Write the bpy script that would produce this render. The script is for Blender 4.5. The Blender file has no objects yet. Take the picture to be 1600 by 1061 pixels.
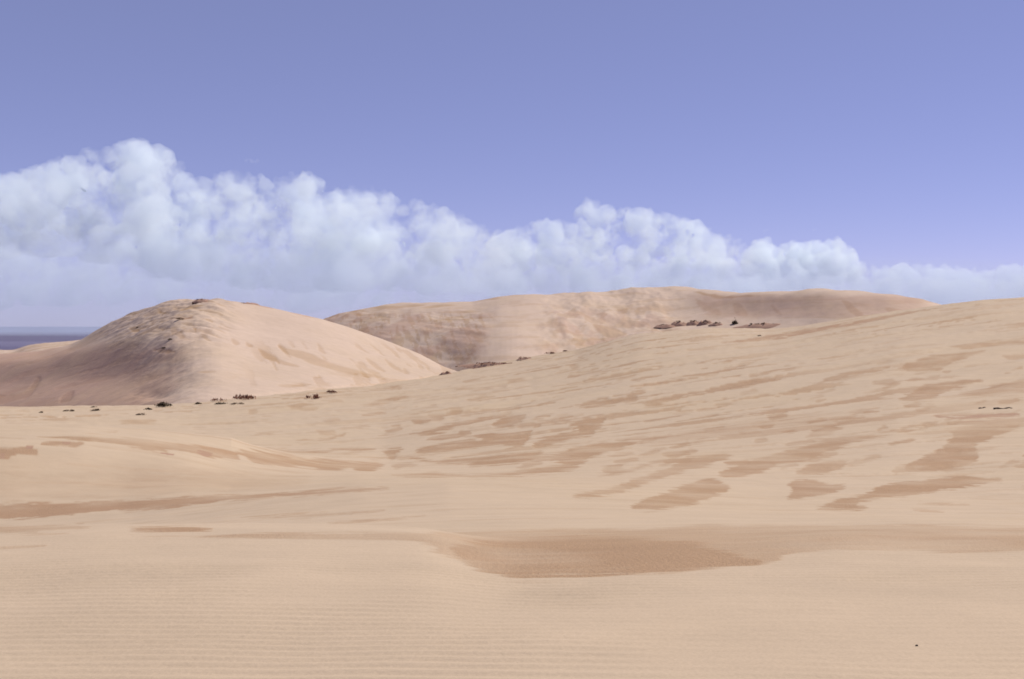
import bpy, bmesh, math, random
import numpy as np

# ------------------------------------------------------------------ camera, sky, sun, exposure
sc = bpy.context.scene
col = sc.collection
W, H, FPX, HOR = 1600.0, 1061.0, 1867.0, 507.0      # photo frame, focal length in its pixels, eye-level row
CAMZ = 1.65
PITCH = math.atan((H / 2 - HOR) / FPX)
cam = bpy.data.cameras.new('camera')
cam_ob = bpy.data.objects.new('camera', cam)
col.objects.link(cam_ob)
sc.camera = cam_ob
cam.sensor_width = 36.0
cam.lens = 36.0 * FPX / W
cam.clip_start, cam.clip_end = 0.1, 200000.0
cam_ob.location = (0, 0, CAMZ)
cam_ob.rotation_euler = (math.pi / 2 - PITCH, 0, 0)

SUN_EL, SUN_AZ = math.radians(49), math.radians(69)
world = bpy.data.worlds.new('World')
sc.world = world
world.use_nodes = True
wt = world.node_tree
bg = wt.nodes['Background']
sky = wt.nodes.new('ShaderNodeTexSky')
sky.sky_type = 'NISHITA'
sky.sun_disc = False
sky.sun_elevation, sky.sun_rotation = SUN_EL, SUN_AZ
sky.air_density, sky.dust_density, sky.ozone_density = 0.6, 0.0, 5.0
tint = wt.nodes.new('ShaderNodeMix')
tint.data_type, tint.blend_type = 'RGBA', 'MULTIPLY'
tint.inputs[0].default_value = 1.0
tint.inputs[7].default_value = (0.98, 0.655, 0.80, 1)      # lavender cast of the film
wt.links.new(sky.outputs[0], tint.inputs[6])
pale = wt.nodes.new('ShaderNodeMix')                     # even milky air over the whole sky
pale.data_type = 'RGBA'
pale.inputs[0].default_value = 0.34
pale.inputs[7].default_value = (2.5, 2.8, 4.4, 1)
wt.links.new(tint.outputs[2], pale.inputs[6])
wt.links.new(pale.outputs[2], bg.inputs[0])
bg.inputs[1].default_value = 0.143

sun = bpy.data.lights.new('sun', 'SUN')
sun_ob = bpy.data.objects.new('sun', sun)
col.objects.link(sun_ob)
sun.energy, sun.angle, sun.color = 5.0, math.radians(0.5), (1.0, 0.955, 0.90)
sun_ob.rotation_euler = (math.pi / 2 - SUN_EL, 0, math.pi - SUN_AZ)

sc.view_settings.view_transform = 'Standard'
sc.view_settings.look = 'None'
sc.view_settings.gamma = 1.0
sc.view_settings.exposure = 0.0
sc.cycles.use_denoising = True
sc.cycles.volume_bounces = 14
sc.cycles.max_bounces = 24
sc.cycles.transparent_max_bounces = 24
sc.cycles.filter_width = 1.7

random.seed(7)
rng = np.random.default_rng(11)

# ------------------------------------------------------------------ small tools
def lerp_pts(pts, x):
    p = np.array(pts, float)
    return np.interp(x, p[:, 0], p[:, 1])

def smooth_pts(pts, x, w=10):
    """piecewise linear through pts with rounded corners"""
    acc = 0
    ks = np.linspace(-1, 1, 9)
    g = np.exp(-2 * ks ** 2)
    for k, q in zip(ks, g / g.sum()):
        acc = acc + q * lerp_pts(pts, x + k * w * 1.5)
    return acc

def sstep(a, b, x):
    t = np.clip((x - a) / (b - a), 0, 1)
    return t * t * (3 - 2 * t)

_perm = rng.permutation(4096).astype(np.int32)
_ang = rng.random(4096) * 2 * math.pi
_gx, _gy = np.cos(_ang).astype(np.float32), np.sin(_ang).astype(np.float32)
def gnoise(x, y):
    """2-D gradient noise, about -0.7..0.7"""
    x = np.asarray(x, np.float32); y = np.asarray(y, np.float32)
    fx = np.floor(x); fy = np.floor(y)
    xi = fx.astype(np.int32); yi = fy.astype(np.int32)
    xf = x - fx; yf = y - fy
    p0 = _perm[xi & 4095] + yi; p1 = _perm[(xi + 1) & 4095] + yi
    def g(p, dx, dy):
        k = _perm[p & 4095]
        return _gx[k] * dx + _gy[k] * dy
    u = xf * xf * xf * (xf * (xf * 6 - 15) + 10); v = yf * yf * yf * (yf * (yf * 6 - 15) + 10)
    n00 = g(p0, xf, yf); n0 = n00 + u * (g(p1, xf - 1, yf) - n00)
    n10 = g(p0 + 1, xf, yf - 1); n1 = n10 + u * (g(p1 + 1, xf - 1, yf - 1) - n10)
    return n0 + v * (n1 - n0)

def fbm(x, y, o=4, gain=0.5):
    s, a = 0, 1.0
    for i in range(o):
        s = s + a * gnoise(x * 2 ** i + 17.3 * i, y * 2 ** i - 9.1 * i)
        a *= gain
    return s

def streaks(X, Y, ang, length, width, o=4, seed=0.0):
    """noise drawn out along a direction on the ground"""
    c, s = math.cos(ang), math.sin(ang)
    a = X * c + Y * s; b = -X * s + Y * c
    return fbm(a / length + seed, b / width + seed * 1.7, o, 0.55)

CP, SP = math.cos(PITCH), math.sin(PITCH)
def zrow(v, D):
    """height of the point seen in photo row v at depth D (middle of the frame)"""
    k = (v - H / 2) / FPX
    return CAMZ - D * (k * CP + SP) / (CP - k * SP)

def project(X, Y, Z):
    dz = Z - CAMZ
    fwd = np.maximum(Y * CP - dz * SP, 0.05)
    up = Y * SP + dz * CP
    return W / 2 + FPX * X / fwd, H / 2 - FPX * up / fwd

def ray(u, v):
    k = (v - H / 2) / FPX
    dy, dz = CP - k * SP, -(SP + k * CP)
    return (u - W / 2) / FPX / dy, dz / dy           # X and Z per metre of depth

def pchip_cols(Dk, Zk, Ds):
    """monotone cubic of Zk over Dk, column by column; Dk, Zk: (K, n); Ds: (m,) or (m, n)"""
    K, n = Zk.shape
    out = np.empty((Ds.shape[0], n))
    h = np.diff(Dk, axis=0); d = np.diff(Zk, axis=0) / h
    m = np.zeros_like(Zk)
    m[0], m[-1] = d[0], d[-1]
    same = d[:-1] * d[1:] > 0
    w1 = 2 * h[1:] + h[:-1]; w2 = h[1:] + 2 * h[:-1]
    with np.errstate(divide='ignore', invalid='ignore'):
        hm = (w1 + w2) / (w1 / d[:-1] + w2 / d[1:])
    m[1:-1] = np.where(same, hm, 0)
    for j in range(n):
        x = Ds if Ds.ndim == 1 else Ds[:, j]
        k = np.clip(np.searchsorted(Dk[:, j], x) - 1, 0, K - 2)
        hh = h[k, j]; t = (x - Dk[k, j]) / hh
        t2, t3 = t * t, t * t * t
        out[:, j] = ((2 * t3 - 3 * t2 + 1) * Zk[k, j] + (t3 - 2 * t2 + t) * hh * m[k, j]
                     + (-2 * t3 + 3 * t2) * Zk[k + 1, j] + (t3 - t2) * hh * m[k + 1, j])
    return out

def grid_object(name, X, Y, Z, mat, attrs=None):
    r, c = X.shape
    me = bpy.data.meshes.new(name)
    me.vertices.add(r * c)
    me.vertices.foreach_set('co', np.stack([X, Y, Z], -1).astype(np.float32).ravel())
    i = np.arange((r - 1) * c).reshape(r - 1, c)[:, :-1]
    q = np.stack([i, i + 1, i + c + 1, i + c], -1).reshape(-1, 4)
    nq = len(q)
    me.loops.add(nq * 4)
    me.loops.foreach_set('vertex_index', q.astype(np.int32).ravel())
    me.polygons.add(nq)
    me.polygons.foreach_set('loop_start', np.arange(0, nq * 4, 4, dtype=np.int32))
    me.polygons.foreach_set('use_smooth', np.ones(nq, bool))
    me.update(calc_edges=True)
    for k, v in (attrs or {}).items():
        a = me.attributes.new(k, 'FLOAT', 'POINT')
        a.data.foreach_set('value', v.astype(np.float32).ravel())
    me.materials.append(mat)
    ob = bpy.data.objects.new(name, me)
    col.objects.link(ob)
    return ob

def poly_mask(U, V, pts, soft, edge):
    """how far inside an outline (0..1); edge: raggedness field in the same units as soft"""
    p = np.array(pts, float)
    for _ in range(2):                                  # round the corners
        q = np.roll(p, -1, 0)
        p = np.stack([0.8 * p + 0.2 * q, 0.2 * p + 0.8 * q], 1).reshape(-1, 2)
    x0, y0 = p.min(0) - 8; x1, y1 = p.max(0) + 8
    sel = (U > x0) & (U < x1) & (V > y0) & (V < y1)
    out = np.zeros(U.shape)
    if not sel.any():
        return out
    u, v = U[sel], V[sel]
    inside = np.zeros(u.shape, bool); dist = np.full(u.shape, 1e9)
    n = len(p)
    for i in range(n):
        ax, ay = p[i]; bx, by = p[(i + 1) % n]
        cond = ((ay > v) != (by > v))
        with np.errstate(divide='ignore', invalid='ignore'):
            xin = (bx - ax) * (v - ay) / (by - ay) + ax
        inside ^= cond & (u < xin)
        ex, ey = bx - ax, by - ay
        t = np.clip(((u - ax) * ex + (v - ay) * ey) / (ex * ex + ey * ey + 1e-9), 0, 1)
        dist = np.minimum(dist, np.hypot(u - ax - t * ex, v - ay - t * ey))
    sd = np.where(inside, dist, -dist) + edge[sel]
    out[sel] = sstep(-soft, soft, sd)
    return out

# ------------------------------------------------------------------ materials
def nodes(mat):
    mat.use_nodes = True
    t = mat.node_tree
    t.nodes.clear()
    return t

def add(t, kind, **kw):
    n = t.nodes.new(kind)
    for k, v in kw.items():
        if k.startswith('i_'):
            n.inputs[k[2:].replace('_', ' ')].default_value = v
        else:
            setattr(n, k, v)
    return n

def link(t, a, b):
    t.links.new(a, b)

def mathn(t, op, a, b=None, clamp=False):
    n = t.nodes.new('ShaderNodeMath'); n.operation = op; n.use_clamp = clamp
    for i, v in enumerate((a, b)):
        if v is None: continue
        if isinstance(v, (int, float)): n.inputs[i].default_value = v
        else: t.links.new(v, n.inputs[i])
    return n.outputs[0]

def mixc(t, fac, a, b, mode='MIX'):
    n = t.nodes.new('ShaderNodeMix'); n.data_type = 'RGBA'; n.blend_type = mode
    for sock, v in ((n.inputs[0], fac), (n.inputs[6], a), (n.inputs[7], b)):
        if isinstance(v, (int, float)): sock.default_value = v
        elif isinstance(v, tuple): sock.default_value = v
        else: t.links.new(v, sock)
    return n.outputs[2]

DRY = (0.462, 0.351, 0.238, 1)
DAMP_SHADE = (0.352, 0.225, 0.130, 1)  # damp sand, also the painted crest shadow and crest edge
RED = (0.345, 0.205, 0.148, 1)  # rusty crust, also the warm shade painted on dune faces
def sand_material(name, near, DRY=DRY):
    m = bpy.data.materials.new(name)
    t = nodes(m)
    out = add(t, 'ShaderNodeOutputMaterial')
    b = add(t, 'ShaderNodeBsdfPrincipled', i_Roughness=0.95)
    b.inputs['Specular IOR Level'].default_value = 0.12
    link(t, b.outputs[0], out.inputs['Surface'])
    geo = add(t, 'ShaderNodeNewGeometry')
    P = geo.outputs['Position']
    damp_shade = add(t, 'ShaderNodeAttribute', attribute_name='damp_shade').outputs['Fac']
    rust_shade = add(t, 'ShaderNodeAttribute', attribute_name='rust_shade').outputs['Fac']
    big = add(t, 'ShaderNodeTexNoise', i_Scale=0.06, i_Detail=5.0, i_Roughness=0.6)
    link(t, P, big.inputs['Vector'])
    med = add(t, 'ShaderNodeTexNoise', i_Scale=1.3, i_Detail=6.0, i_Roughness=0.65)
    st = add(t, 'ShaderNodeMapping'); st.inputs['Scale'].default_value = (0.35, 1.0, 1.0); st.inputs['Rotation'].default_value = (0, 0, -0.35)
    link(t, P, st.inputs['Vector']); link(t, st.outputs[0], med.inputs['Vector'])
    grain = add(t, 'ShaderNodeTexNoise', i_Scale=55.0, i_Detail=3.0, i_Roughness=0.7)
    link(t, P, grain.inputs['Vector'])
    c = mixc(t, damp_shade, DRY, DAMP_SHADE)
    c = mixc(t, rust_shade, c, RED)
    # mineral tone drifts: yellower and pinker sweeps of sand
    warm = mathn(t, 'MULTIPLY', mathn(t, 'SUBTRACT', big.outputs[0], 0.42), 2.2, True)
    c = mixc(t, mathn(t, 'MULTIPLY', warm, 0.45), c, (0.450, 0.330, 0.196, 1))
    v = mathn(t, 'ADD', mathn(t, 'MULTIPLY', mathn(t, 'SUBTRACT', med.outputs[0], 0.5), 0.26), 1.0)
    v = mathn(t, 'ADD', v, mathn(t, 'MULTIPLY', mathn(t, 'SUBTRACT', grain.outputs[0], 0.5), 0.35 if near else 0.0))
    comb = add(t, 'ShaderNodeCombineColor')
    for i in range(3): link(t, v, comb.inputs[i])
    c = mixc(t, 1.0, c, comb.outputs[0], 'MULTIPLY')
    link(t, c, b.inputs['Base Color'])
    # fine relief
    h = mathn(t, 'MULTIPLY', med.outputs[0], 0.045 if near else 0.10)
    if near:
        gr = add(t, 'ShaderNodeTexNoise', i_Scale=26.0, i_Detail=4.0, i_Roughness=0.7)
        link(t, P, gr.inputs['Vector'])
        h = mathn(t, 'ADD', h, mathn(t, 'MULTIPLY', gr.outputs[0], mathn(t, 'ADD', 0.003, mathn(t, 'MULTIPLY', damp_shade, 0.028))))
    bump = add(t, 'ShaderNodeBump', i_Strength=0.6, i_Distance=1.0)
    link(t, h, bump.inputs['Height'])
    link(t, bump.outputs[0], b.inputs['Normal'])
    return m

M_ground = sand_material('windblown_sand', True)
M_dune = sand_material('dune_sand', False, (0.485, 0.366, 0.276, 1))

# ------------------------------------------------------------------ ground: one sheet from behind the camera to the sea bed
def spaced_t():
    a = np.arange(-0.46, 0.4601, 0.00088)
    e = 0.46 + np.cumsum(np.linspace(0.0012, 0.03, 42))
    return np.concatenate([-e[::-1], a, e])

T = spaced_t()
U0 = W / 2 + FPX * T                       # the photo column of each ground column

def drows():
    d = [-40, -30, -22, -15, -10, -6, -3, -1, 0.5, 1.5, 2.4, 3.2, 3.8, 4.2, 4.5]
    x = 4.6
    while x < 262:
        hh = 1.65 + 0.055 * x
        d.append(x); x += max(0.021, 1.15 * x * x / (FPX * hh))
    while x < 3600:
        d.append(x); x *= 1.07
    return np.array(d)
Dg = drows()

one = np.ones_like(U0)
lip_v = smooth_pts([(-400, 856), (0, 848), (160, 839), (400, 837), (600, 840), (680, 846), (740, 866), (800, 878), (900, 880), (1000, 877), (1100, 874), (1200, 869), (1240, 864), (1300, 860), (1600, 862), (2000, 866)], U0, 38)
lip_D = smooth_pts([(-400, 9.4), (0, 9.3), (600, 9.3), (700, 9.1), (800, 8.6), (1000, 8.6), (1200, 8.8), (1300, 9.0), (2000, 9.0)], U0, 70)
far_v = smooth_pts([(-400, 833), (0, 830), (400, 833), (690, 831), (800, 828), (1000, 825), (1200, 822), (1400, 819), (1600, 822), (2000, 826)], U0)
fold_v = smooth_pts([(-400, 815), (0, 808), (200, 797), (400, 780), (560, 765), (700, 757), (1000, 765), (1200, 775), (1600, 780), (2000, 780)], U0)
belly_v = smooth_pts([(-400, 770), (0, 765), (200, 762), (400, 750), (560, 742), (700, 742), (1000, 735), (1200, 735), (1600, 735), (2000, 735)], U0)
hump_v = smooth_pts([(-400, 690), (0, 688), (130, 687), (230, 694), (300, 702), (400, 712), (500, 720), (600, 722), (700, 712), (800, 702), (1000, 690), (1200, 674), (1400, 656), (1600, 650), (2000, 640)], U0)
back_v = smooth_pts([(-400, 683), (0, 680), (300, 690), (450, 697), (600, 695), (800, 675), (1000, 655), (1200, 636), (1400, 618), (1600, 605), (2000, 590)], U0)
mid_v = smooth_pts([(-400, 655), (0, 655), (300, 655), (600, 645), (800, 626), (1000, 598), (1200, 578), (1400, 556), (1600, 545), (2000, 530)], U0)
crest_v = smooth_pts([(-400, 636), (0, 636), (240, 634), (300, 629), (400, 616), (500, 606), (600, 597), (700, 583), (760, 570), (830, 557), (900, 546), (950, 532), (1000, 521), (1060, 515), (1100, 512), (1200, 513), (1250, 509), (1350, 494), (1450, 480), (1530, 470), (1600, 466), (1800, 458), (2200, 455)], U0)
crest_D = smooth_pts([(-400, 150), (0, 150), (300, 160), (500, 190), (700, 235), (900, 262), (1100, 270), (1300, 262), (1600, 255), (2200, 255)], U0, 40)

hump_D = smooth_pts([(-400, 35), (0, 35), (300, 37), (420, 41), (520, 48), (620, 56), (720, 60), (2000, 60)], U0, 30)
belly_D = smooth_pts([(-400, 30), (0, 30), (300, 31), (420, 33), (600, 36), (2000, 36)], U0, 30)
rows = [
    (-60 * one, 0.35 * one), (-10 * one, 0.12 * one), (0.5 * one, 0.03 * one), (5.3 * one, zrow(1061, 5.3) * one + 0.03),
    (lip_D, zrow(lip_v, lip_D)),
    (15.5 * one, zrow(far_v, 15.5)),
    (27 * one, zrow(fold_v, 27)),
    (belly_D, zrow(belly_v, belly_D)),
    (hump_D, zrow(hump_v, hump_D)),
    (82 * one, zrow(back_v, 82)),
    (118 * one, zrow(mid_v, 118)),
    (crest_D, zrow(crest_v, crest_D)),
    (crest_D + 45, zrow(crest_v, crest_D) - 6.0),
    (520 * one, -22 * one), (900 * one, -40 * one), (1700 * one, -66 * one), (3800 * one, -75 * one)]
Dk = np.stack([r[0] for r in rows]); Zk = np.stack([r[1] for r in rows])
Zg = pchip_cols(Dk, Zk, Dg)
Yg = np.repeat(Dg[:, None], len(T), 1)
Xg = T[None, :] * np.sqrt(Yg ** 2 + 2.5 ** 2)
# a light blur along depth takes the creases out of the joins between slopes
def blur_rows(Z, n):
    for _ in range(n):
        Z[1:-1] = 0.25 * Z[:-2] + 0.5 * Z[1:-1] + 0.25 * Z[2:]
    return Z
Zg = blur_rows(Zg, 6)
Ug, Vg = project(Xg, Yg, Zg)
front = Yg < crest_D[None, :] + 5

# stains of damp, coarse sand and other darker marks on the ground (outline, strength, softness, rust)
G = [
 ([(690,853),(655,845),(600,840),(500,838.5),(400,839),(300,839),(200,838),(165,836),(240,834.5),(400,833),(560,833),(690,831),(800,829),(900,826),(1000,826),(1060,824),(1110,819),(1140,823),(1200,822),(1300,820),(1400,819),(1500,821),(1600,823),(1800,826),(1800,862),(1600,861),(1500,860),(1400,859),(1300,858),(1240,864),(1205,879),(1150,887),(1050,893),(950,899),(860,904),(800,906),(760,896),(720,876),(700,866),(662,857)], 0.55, 2.2, 0),
 ([(700,850),(760,842),(860,838),(980,840),(1080,850),(1150,866),(1200,880),(1120,888),(1000,895),(860,903),(800,905),(760,895),(715,868)], 0.55, 5, 0),
 ([(1260,835),(1400,832),(1600,838),(1800,840),(1800,860),(1600,858),(1400,856),(1300,852)], 0.2, 8, 0.1),
 ([(0,789),(80,787),(150,784),(250,778),(350,773),(450,770),(540,763),(620,762),(560,768),(480,775),(400,781),(330,787),(250,797),(170,797),(110,803),(60,808),(-60,809),(-60,789)], 0.9, 1.6, 0.1),
 ([(-60,822),(50,822),(130,820),(145,822),(45,832),(120,833),(60,836),(-60,834)], 0.75, 1.2, 0),
 ([(190,829),(240,822),(290,821),(340,825),(300,831),(250,832)], 0.85, 1.5, 0),
 ([(360,811),(450,804),(560,798),(610,796),(560,801),(450,808)], 0.55, 1.2, 0),
 ([(505,816),(580,811),(680,803),(600,813),(540,817)], 0.55, 1.2, 0),
 ([(-60,854),(0,853),(80,851),(40,856),(-60,858)], 0.45, 1.2, 0),
 ([(-60,702),(20,701),(48,698),(62,710),(45,712),(30,709),(5,718),(-60,718)], 0.8, 1.2, 0.1),
 ([(62,690),(100,690),(135,690),(118,697),(90,696),(65,696)], 0.8, 1.2, 0.1),
 ([(-60,682),(0,682),(50,683),(130,683),(200,686),(300,693),(350,700),(400,705),(430,708),(470,717),(500,717),(560,722),(590,721),(602,727),(580,737),(560,736),(548,730),(530,734),(505,735),(490,730),(465,728),(440,729),(420,727),(398,724),(372,708),(376,720),(350,716),(330,714),(300,707),(256,702),(270,711),(230,703),(180,692),(130,686),(50,686),(-60,686)], 0.9, 1.3, 0),
 ([(400,697),(450,701),(480,706),(510,700),(560,698),(590,700),(580,706),(520,707),(480,709),(440,706)], 0.75, 1.2, 0),
 ([(597,705),(610,701),(630,697),(620,715),(612,719),(604,714)], 0.9, 1.2, 0),
 ([(645,707),(665,697),(720,692),(760,687),(735,683),(755,678),(800,676),(833,672),(828,684),(818,697),(800,700),(780,694),(740,700),(700,706),(660,711)], 0.95, 1.3, 0),
 ([(637,715),(650,714),(680,721),(700,717),(750,714),(800,709),(870,710),(900,697),(965,691),(1015,687),(960,703),(925,714),(905,728),(880,728),(872,719),(830,719),(800,723),(760,727),(730,724),(680,725)], 0.95, 1.3, 0),
 ([(602,742),(655,740),(680,737),(700,741),(740,742),(760,740),(800,737),(870,726),(905,724),(905,733),(850,741),(800,744),(740,745),(690,747),(640,747)], 0.8, 1.3, 0),
 ([(635,681),(670,672),(700,662),(760,651),(775,652),(740,662),(700,672),(670,679)], 0.9, 1.2, 0),
 ([(765,667),(785,652),(820,648),(823,653),(806,664),(790,667)], 0.9, 1.2, 0),
 ([(830,697),(836,690),(870,679),(895,674),(905,670),(888,664),(905,654),(950,648),(940,662),(928,678),(905,683),(870,693),(845,700)], 1.0, 1.3, 0),
 ([(828,667),(838,663),(847,662),(840,668)], 0.8, 1, 0), ([(833,656),(845,653),(862,650),(847,656)], 0.8, 1, 0), ([(872,655),(882,650),(896,648),(884,656)], 0.8, 1, 0),
 ([(588,681),(605,672),(625,664),(632,670),(612,678)], 0.8, 1.2, 0),
 ([(455,688),(500,686),(545,676),(520,684),(490,690)], 0.7, 1.2, 0), ([(395,679),(420,675),(445,673),(420,680)], 0.6, 1.2, 0), ([(528,668),(548,663),(538,669)], 0.6, 1, 0),
 ([(655,656),(700,644),(725,638),(720,644),(690,653)], 0.7, 1.2, 0), ([(665,684),(690,678),(722,678),(715,686),(670,688)], 0.85, 1.2, 0),
 ([(560,634),(620,619),(650,617),(630,623),(590,634)], 0.5, 1.5, 0), ([(590,624),(630,617),(640,620),(620,627)], 0.5, 1.5, 0),
 ([(1010,692),(1050,680),(1080,672),(1200,656),(1300,648),(1420,655),(1300,664),(1200,670),(1130,682),(1060,688)], 0.5, 9, 0),
 ([(893,776),(960,760),(1000,744),(1040,735),(1065,718),(1130,708),(1145,712),(1120,724),(1060,738),(1010,755),(950,775),(900,779)], 0.75, 1.6, 0),
 ([(985,793),(1000,783),(1040,768),(1080,755),(1110,745),(1130,755),(1145,764),(1110,776),(1080,790),(1030,797),(1000,796)], 0.95, 1.5, 0),
 ([(1115,743),(1170,718),(1200,714),(1260,695),(1300,685),(1360,680),(1430,670),(1410,677),(1340,690),(1300,706),(1260,720),(1215,725),(1200,735),(1150,746)], 0.85, 1.5, 0),
 ([(925,744),(1000,728),(1080,708),(1000,733),(960,742)], 0.6, 1.4, 0), ([(955,723),(985,714),(1000,716),(975,725)], 0.6, 1.4, 0),
 ([(1218,676),(1245,667),(1240,675)], 0.8, 1.2, 0), ([(1255,684),(1280,667),(1325,657),(1300,668),(1322,671),(1280,684)], 0.75, 1.3, 0),
 ([(1240,740),(1262,726),(1320,718),(1322,728),(1290,740),(1260,742)], 0.7, 1.6, 0),
 ([(1228,756),(1250,747),(1290,753),(1327,758),(1310,769),(1260,778),(1228,781),(1240,765)], 0.8, 1.4, 0.05),
 ([(1275,795),(1290,786),(1310,780),(1350,773),(1380,757),(1430,752),(1480,744),(1510,742),(1530,746),(1573,748),(1540,757),(1480,764),(1440,770),(1400,776),(1345,783),(1335,790),(1358,795),(1340,798),(1280,798)], 0.95, 1.4, 0),
 ([(1408,734),(1430,718),(1470,702),(1490,680),(1480,674),(1520,668),(1590,662),(1595,666),(1550,686),(1520,697),(1534,718),(1500,730),(1450,734)], 0.9, 1.5, 0),
 ([(1455,649),(1500,652),(1530,645),(1595,645),(1580,651),(1530,656),(1480,655)], 1.0, 1.2, 0.45),
 ([(1583,727),(1600,722),(1680,718),(1680,732),(1590,729)], 0.9, 1.3, 0), ([(1590,759),(1610,757),(1680,755),(1680,762)], 0.7, 1.3, 0),
 ([(1425,786),(1470,786),(1525,788),(1470,789)], 0.4, 1.2, 0), ([(1420,795),(1450,795),(1478,800),(1450,801)], 0.4, 1.2, 0),
 ([(1283,595),(1310,583),(1360,577),(1395,571),(1370,581),(1330,588),(1295,596)], 0.7, 1.2, 0),
 ([(1408,577),(1415,567),(1470,554),(1520,550),(1545,551),(1490,564),(1470,577),(1440,581)], 0.75, 1.3, 0),
 ([(1400,626),(1425,610),(1450,600),(1520,590),(1537,593),(1490,605),(1465,614),(1472,620),(1420,628)], 0.8, 1.3, 0),
 ([(1485,619),(1540,604),(1570,595),(1600,591),(1680,586),(1680,612),(1550,618)], 0.6, 1.8, 0),
 ([(1360,599),(1385,592),(1405,596),(1390,604),(1370,605)], 0.55, 1.4, 0), ([(1170,598),(1200,590),(1222,591),(1215,598),(1188,599)], 0.6, 1.2, 0),
 ([(1470,542),(1540,533),(1600,528),(1680,524),(1680,530),(1570,538),(1500,544)], 0.7, 1.3, 0), ([(1565,555),(1600,551),(1680,549),(1680,558),(1580,559)], 0.6, 1.2, 0),
 ([(1265,563),(1335,551),(1312,560)], 0.6, 1.2, 0),
 ([(905,638),(930,630),(970,618),(1000,610),(1012,611),(985,625),(950,633),(920,640)], 0.85, 1.2, 0), ([(1003,633),(1020,624),(1072,613),(1060,624),(1020,635)], 0.8, 1.2, 0),
 ([(1045,640),(1065,635),(1062,641)], 0.7, 1, 0), ([(1130,607),(1160,594),(1200,590),(1226,593),(1190,600),(1140,610)], 0.6, 1.2, 0), ([(1085,641),(1120,632),(1155,625),(1110,640)], 0.6, 1.2, 0),
 ([(980,607),(1100,585),(1150,570),(1195,561),(1150,576),(1060,595)], 0.6, 1.2, 0), ([(875,602),(960,590),(1012,580),(945,595)], 0.6, 1.2, 0), ([(815,637),(870,625),(905,617),(850,633)], 0.65, 1.2, 0),
 ([(880,586),(930,578),(975,576),(930,584)], 0.45, 1.2, 0), ([(1040,570),(1075,565),(1060,571)], 0.5, 1, 0), ([(700,607),(760,603),(800,603),(740,610)], 0.5, 1.2, 0), ([(725,625),(765,617),(780,618),(745,627)], 0.55, 1.2, 0),
 ([(1110,537),(1200,525),(1300,508),(1400,491),(1458,480),(1400,496),(1300,514),(1200,531)], 1.0, 1.2, 0.2),  # dark edge of a crest painted in, no fold in the relief
 ([(-60,748),(150,742),(330,738),(440,742),(490,752),(400,764),(250,774),(0,782),(-60,785)], 0.34, 12, 0),  # darker tan over the lower face of the left hump
 ([(-60,705),(60,712),(200,712),(330,728),(430,740),(300,742),(100,738),(-60,740)], 0.14, 12, 0),
 ([(250,707),(262,708),(273,711),(260,713)], 1.0, 0.8, 0.8), ([(308,705),(320,707),(332,712),(318,712)], 1.0, 0.8, 0.6), ([(40,697),(52,697),(50,701),(42,701)], 1.0, 0.8, 0.6), ([(95,690),(110,691),(106,694)], 1.0, 0.8, 0.5), ([(0,708),(8,708),(6,716),(0,717)], 1.0, 0.8, 0.4),
 ([(585,622),(640,617),(640,624),(600,626)], 0.45, 1.2, 0), ([(465,638),(500,635),(490,643),(470,643)], 0.5, 1.2, 0), ([(180,657),(230,655),(250,660),(200,663)], 0.5, 1.3, 0), ([(60,654),(110,652),(125,656),(70,658)], 0.5, 1.3, 0), ([(120,678),(160,676),(190,673),(160,680)], 0.6, 1.2, 0),
]
farw = sstep(22, 45, Yg)
def two_scale(k, ang, l, w, o, seed=0.0):
    a = streaks(Xg, Yg, ang, l * .55, w * .55, o, seed) ; b = streaks(Xg, Yg, ang, l * 2.0, w * 2.0, o, seed + 4)
    return k * (a * (1 - farw) + b * farw)
edge = (two_scale(3.4, 0.22, 2.6, 0.8, 5) + two_scale(4.4, 0.12, 1.5, 0.22, 4, 2.0)) * (1 - 0.5 * sstep(50, 130, Yg))
damp_shade = np.zeros(Xg.shape); rust_shade = np.zeros(Xg.shape)
comb = sstep(0.0, 0.45, two_scale(1.0, 0.15, 3.0, 0.5, 4, 9.0))
tone = np.clip(0.96 + 0.85 * fbm(Xg / 2.6, Yg / 2.6, 5), 0.45, 1.2)
Vs, Us = np.where(front, Vg, -1e4), Ug
for pts, s, soft, ru in G:
    lim = max(p[1] for p in pts)
    m = poly_mask(Us, Vs, pts, soft * 1.0, edge * (1.25 if soft < 4 else 2.0)) * s
    m = m * (1 - 0.18 * comb) * tone
    damp_shade = np.clip(damp_shade + m * (1 - 0.35 * damp_shade), 0, 1.1)
    rust_shade = np.maximum(rust_shade, m * ru)
srng = random.Random(3)
for _ in range(150):
    cu = srng.uniform(380, 1640); cv = srng.uniform(560, 735)
    if cv < np.interp(cu, [380, 700, 1000, 1300, 1640], [625, 598, 560, 545, 520]) or (cu < 620 and cv > 690): continue
    k = (cv - 509) / 200
    L_ = srng.uniform(18, 62) * (0.5 + 0.6 * k); h_ = srng.uniform(2.0, 5.0) * (0.55 + 0.7 * k); sl = srng.uniform(-.30, -.12) * min(1, max(.35, (cu - 350) / 500))
    up = [(cu + L_ * a, cv + sl * L_ * a - h_ * (1 - a * a) * srng.uniform(.4, 1.2)) for a in (-.5, -.2, .1, .35)]
    dn = [(cu + L_ * a, cv + sl * L_ * a + h_ * (1 - a * a) * srng.uniform(.4, 1.0)) for a in (.5, .25, 0, -.3)]
    m = poly_mask(Us, Vs, up + dn, 1.1, edge * 0.8) * srng.uniform(.35, .8)
    damp_shade = np.clip(damp_shade + m * tone * (1 - damp_shade), 0, 1.1)
recess = damp_shade.copy()
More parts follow.
